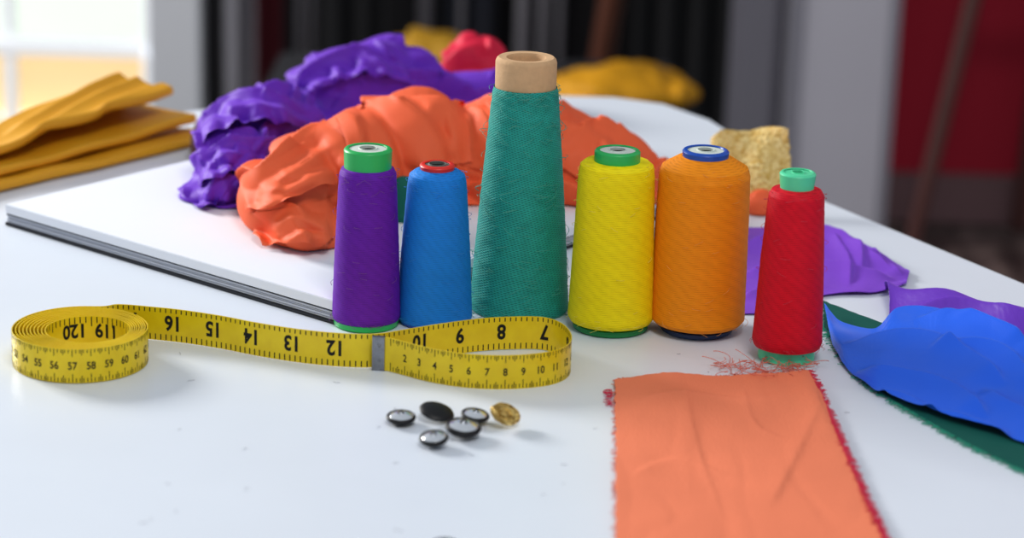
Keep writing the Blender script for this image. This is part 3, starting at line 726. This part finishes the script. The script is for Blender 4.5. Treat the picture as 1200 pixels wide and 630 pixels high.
for _ in range(2):
    path=[path[0]]+[(path[i-1]+path[i]*2+path[i+1])/4 for i in range(1,len(path)-1)]+[path[-1]]
cum=[0]
for a,b2 in zip(path[:-1],path[1:]): cum.append(cum[-1]+(b2-a).length)
SE=cum[-1]
def at(s):
    s=min(max(s,0),SE-1e-7); i=min(bisect.bisect_right(cum,s)-1,len(path)-2); f=(s-cum[i])/max(1e-9,cum[i+1]-cum[i])
    def tan(j): 
        j=min(max(j,1),len(path)-2); return (path[j+1]-path[j-1]).normalized()
    t=tan(i).lerp(tan(i+1),f).normalized()
    return path[i].lerp(path[i+1],f),t,Vector((t.y,-t.x,0))
TH=.00025; ZH=.0196; Z0=.0004
vs=[];fs=[];mi=[]
for i,p in enumerate(path):
    _,t,nr=at(cum[i]+1e-6)
    for (o,z) in ((TH,Z0),(TH,Z0+ZH),(-TH,Z0+ZH),(-TH,Z0)): vs.append(p+nr*o+Vector((0,0,z)))
for i in range(len(path)-1):
    for k in range(4): fs.append((i*4+k,i*4+(k+1)%4,(i+1)*4+(k+1)%4,(i+1)*4+k))
fs.append((0,1,2,3)); k=(len(path)-1)*4; fs.append((k+3,k+2,k+1,k))
mi=[0]*len(fs)
def add_quad(s0,s1,z0,z1,side):
    q=[]
    for s,z in ((s0,z0),(s1,z0),(s1,z1),(s0,z1)):
        p,t,nr=at(s); q.append(p+nr*side*(TH+.00012)+Vector((0,0,Z0+z)))
    b=len(vs); vs.extend(q); fs.append((b,b+1,b+2,b+3)); mi.append(1)
_glyph={}
def glyph(txt,off):
    if (txt,off) in _glyph: return _glyph[(txt,off)]
    cu=bpy.data.curves.new("t",'FONT'); cu.body=txt; cu.size=1; cu.align_x='CENTER'; cu.resolution_u=3; cu.offset=off
    o=bpy.data.objects.new("t",cu); COL.objects.link(o); dg=bpy.context.evaluated_depsgraph_get(); me=bpy.data.meshes.new_from_object(o.evaluated_get(dg))
    V=[(v.co.x,v.co.y-.35) for v in me.vertices]; Fc=[tuple(p.vertices) for p in me.polygons]
    bpy.data.objects.remove(o,do_unlink=True); _glyph[(txt,off)]=(V,Fc); return V,Fc
def add_text(txt,s0,zc,size,side,flip,sx=.85,off=.03):
    V,Fc=glyph(txt,off); b=len(vs)
    for x,y in V:
        x*=size*sx; y*=size
        d=(1 if side>0 else -1)
        if flip: x=-x;y=-y
        p,t,nr=at(s0+d*x); vs.append(p+nr*side*(TH+.00014)+Vector((0,0,Z0+zc+y)))
    for f in Fc: fs.append(tuple(b+i for i in f)); mi.append(1)
coil_end=cum[N]
def nearest(px,py):
    q=P(px,py); q.z=0; best=min((i for i in range(N,len(path))),key=lambda i:(path[i]-q).length); return cum[best]
s16=nearest(203,400)
for nn in range(17,0,-1):
    s=s16+(16-nn)*.0254
    if s<SE-.01: add_text(str(nn),s,.0106,.0122,1,True)
sa=s16-.16
i=0
while sa+i*.0254/8<SE-.009:
    ss=sa+i*.0254/8
    ph=(ss-(s16+.0127))/.0254; fr_=abs(ph-round(ph))<.02
    hf=abs(ph*2-round(ph*2))<.03
    L=.0080 if fr_ else (.0048 if hf else .0034)
    add_quad(ss-.0003,ss+.0003,.0004,.0004+L,1)
    add_quad(ss-.0003,ss+.0003,ZH-.0004-L*.7,ZH-.0004,1)
    i+=1
best=[]
for i in range(0,60*2):
    _,t,_n=at(cum[i]); 
    if t.x>.995: best.append(cum[i])
sb=best[0] if best else .05
add_text("120",sb-.010,.0110,.0112,1,True); add_text("119",sb+.009,.0110,.0112,1,True)
for tt_ in range(-14,16):
    ss=sb+tt_*.0254/8
    if ss>0: add_quad(ss-.0003,ss+.0003,ZH-.0040-(.002 if tt_%4==0 else 0),ZH-.0004,1)
for nn in range(1,76):
    s=SE-nn*.01
    if s<coil_end-2*math.pi*R*1.0: break
    if nn>1: add_text(str(nn),s,.0100,.0060,-1,False,off=.016)
for k in range(10,760):
    s=SE-k*.001
    if k%2 and k%5: continue
    if s<coil_end-2*math.pi*R*1.0: break
    L=.0050 if k%10==0 else (.0038 if k%5==0 else .0025)
    add_quad(s-.0002,s+.0002,.0004,.0004+L,-1)
    add_quad(s-.0002,s+.0002,ZH-.0004-L*.8,ZH-.0004,-1)
M_tape,n_,l_,b_=newmat("tape_yellow"); b_.inputs['Roughness'].default_value=.32
tc=n_.new('ShaderNodeTexCoord');nz=n_.new('ShaderNodeTexNoise');nz.inputs['Scale'].default_value=120
cr=n_.new('ShaderNodeValToRGB');cr.color_ramp.elements[0].color=hexc('E0BE0C')+(1,);cr.color_ramp.elements[1].color=hexc('F2D81C')+(1,)
l_.new(tc.outputs['Object'],nz.inputs['Vector']);l_.new(nz.outputs['Fac'],cr.inputs[0]);l_.new(cr.outputs[0],b_.inputs['Base Color'])
M_ink=plain("black_ink",'0C0A08',.7)
tm=empty("tape_measure",(C.x,C.y,0)); tag(tm,"yellow tailor's tape measure, partly coiled, standing on edge","tape measure")
bd=mesh_obj("tape_band",[x-Vector((C.x,C.y,0)) for x in vs],fs,[M_tape,M_ink],False,tm)
for p,mm in zip(bd.data.polygons,mi): p.material_index=mm
cv=[];cf=[]
SS=[SE-.0062+.0072*i/6 for i in range(7)]
for s in SS:
    p,t,nr=at(min(s,SE-1e-5)); p=p+t*max(0,s-SE)
    for (o,z) in ((.0007,Z0-.0002),(.0009,Z0+.0006),(.0009,ZH),(.0007,ZH+.0006),(-.0007,ZH+.0006),(-.0009,ZH),(-.0009,Z0+.0006),(-.0007,Z0-.0002)):
        cv.append(p+nr*o+Vector((0,0,z))-Vector((C.x,C.y,0)))
for i in range(6):
    for k in range(8): cf.append((i*8+k,i*8+(k+1)%8,(i+1)*8+(k+1)%8,(i+1)*8+k))
cf.append(tuple(range(8))); cf.append(tuple(range(48,56))[::-1])
for zc in (.0055,.0150):
    p,t,nr=at(SE-.003); c0=p-nr*.0009+Vector((0,0,zc))-Vector((C.x,C.y,0)); b=len(cv)
    cv.append(c0-nr*.0006)
    for k in range(12):
        a=2*math.pi*k/12; cv.append(c0+t*.0013*math.cos(a)+Vector((0,0,.0013*math.sin(a))))
    for k in range(12): cf.append((b,b+1+k,b+1+(k+1)%12))
tip=mesh_obj("metal_tip",cv,cf,plain("tip_metal",'8E9096',.3,metal=.9,noise_amt=.35,nscale=350,bump=.4),False,tm); tip["label"]="worn silver metal end clip with rivets"
# ------------------------------------------------------------ buttons
M_bb=plain("button_black",'08080C',.5,noise_amt=.1); M_sil=plain("button_silver",'F2F4F8',.2,metal=.8)
def button(px,py,hw,label,tilt=(0,0),face_up=False,mat=M_bb,hk=.55,rise=None,sc=None):
    c=P(px,py,.002); r=hw*depth_of(c)/F
    h=r*hk
    zz=rise if rise is not None else (abs(math.sin(tilt[0]))+abs(math.sin(tilt[1])))*r*.85
    e=empty("button",(c.x,c.y,zz)); tag(e,label,"button",group="covered shank buttons")
    e.rotation_euler=(tilt[0],tilt[1],0 if not sc else .3)
    if sc: e.scale=sc
    if face_up:
        lathe("shell",[(.0001,.0002),(r*.3,.0003),(r*.8,.0005),(r*.97,h*.25),(r,h*.5),(r*.95,h*.8),(r*.86,h*.9),(r*.8,h*.72),(r*.62,h*.72),(r*.56,h*.95),(r*.40,h*1.0),(r*.34,h*.8),(r*.2,h*.85),(.0001,h*1.1)] if sc else [(.0001,.0002),(r*.3,.0003),(r*.8,.0005),(r*.97,h*.25),(r,h*.4),(r*.93,h*.65),(r*.7,h*.88),(r*.35,h),(.0001,h*1.03)],mat,e,seg=48,jitter=.0005 if sc else 0)
    else:
        lathe("shell",[(.0001,.0003),(r*.45,.0005),(r*.75,h*.22),(r*.93,h*.5),(r,h*.75),(r*.98,h*.92),(r*.92,h*1.02),(r*.84,h*1.04),(r*.78,h*.95)],mat,e,seg=48)
        lathe("back_plate",[(r*.79,h*.93),(r*.73,h*1.02),(r*.60,h*1.1),(r*.42,h*1.28),(r*.24,h*1.32),(r*.20,h*1.12),(.0001,h*1.08)],M_sil,e,seg=48)
        vs=[];fs=[];n1=16;n2=8
        for i in range(n1+1):
            a=math.pi*i/n1; cc=Vector((r*.15*math.cos(a),0,h*1.1+r*.26*math.sin(a)))
            for k in range(n2):
                b=2*math.pi*k/n2; vs.append(cc+Vector((math.cos(a),0,math.sin(a)))*r*.055*math.cos(b)+Vector((0,1,0))*r*.055*math.sin(b))
        for i in range(n1):
            for k in range(n2): fs.append((i*n2+k,i*n2+(k+1)%n2,(i+1)*n2+(k+1)%n2,(i+1)*n2+k))
        mesh_obj("shank",vs,fs,M_bb,True,e)
    return e
lb="black covered button lying face down with silver back"
button(470,492,17.5,lb,(.08,0)); button(509,518,17.5,lb,(.14,-.08)); button(542,507,21.5,lb,(.10,.08)); button(556,491,17,lb,(.08,.12))
button(511,487,21,"black fabric covered button lying face up",(.15,.22),True,hk=.4,rise=.003)
button(590,495,15.5,"ornate gold oblong button tilted on its side",(.7,.35),True,Mgl,hk=.6,rise=.0058,sc=(1.25,.9,1))
button(521,642,18,lb,(.05,.0))
ln=[]
for i in range(34):
    p=P(random.uniform(150,1000),random.uniform(400,620),.0003); ln.append(curly(p,(random.uniform(-1,1),random.uniform(-1,1),0),random.uniform(.002,.006),6,.5,zmin=.0002))
st=strands("thread_lint",ln,.00009,plain("lint",'7A7580',.8)); tag(st,"tiny dark thread scraps scattered on the white table","lint")
# ------------------------------------------------------------ light
w=bpy.data.worlds.new("World"); scene.world=w; w.use_nodes=True
bg=w.node_tree.nodes['Background']; bg.inputs[0].default_value=(.83,.91,1,1); bg.inputs[1].default_value=.46
def area(nm,loc,target,size,power,col=(1,1,1)):
    d=bpy.data.lights.new(nm,'AREA'); d.shape='RECTANGLE'; d.size=size[0]; d.size_y=size[1]; d.energy=power; d.color=col
    o=bpy.data.objects.new(nm,d); COL.objects.link(o); o.location=loc; o.rotation_euler=(Vector(target)-Vector(loc)).to_track_quat('-Z','Y').to_euler()
area("window_light",(-2.0,1.5,1.0),(0,.1,0),(.8,.6),80,(1,.98,.95))
area("overhead_fill",(.3,-1.2,2.0),(0,.1,0),(.6,.6),18,(1,.98,.96))  # unseen overhead lamp added for frontal light; no ceiling fixture modelled
print("T total",time.time()-T0)
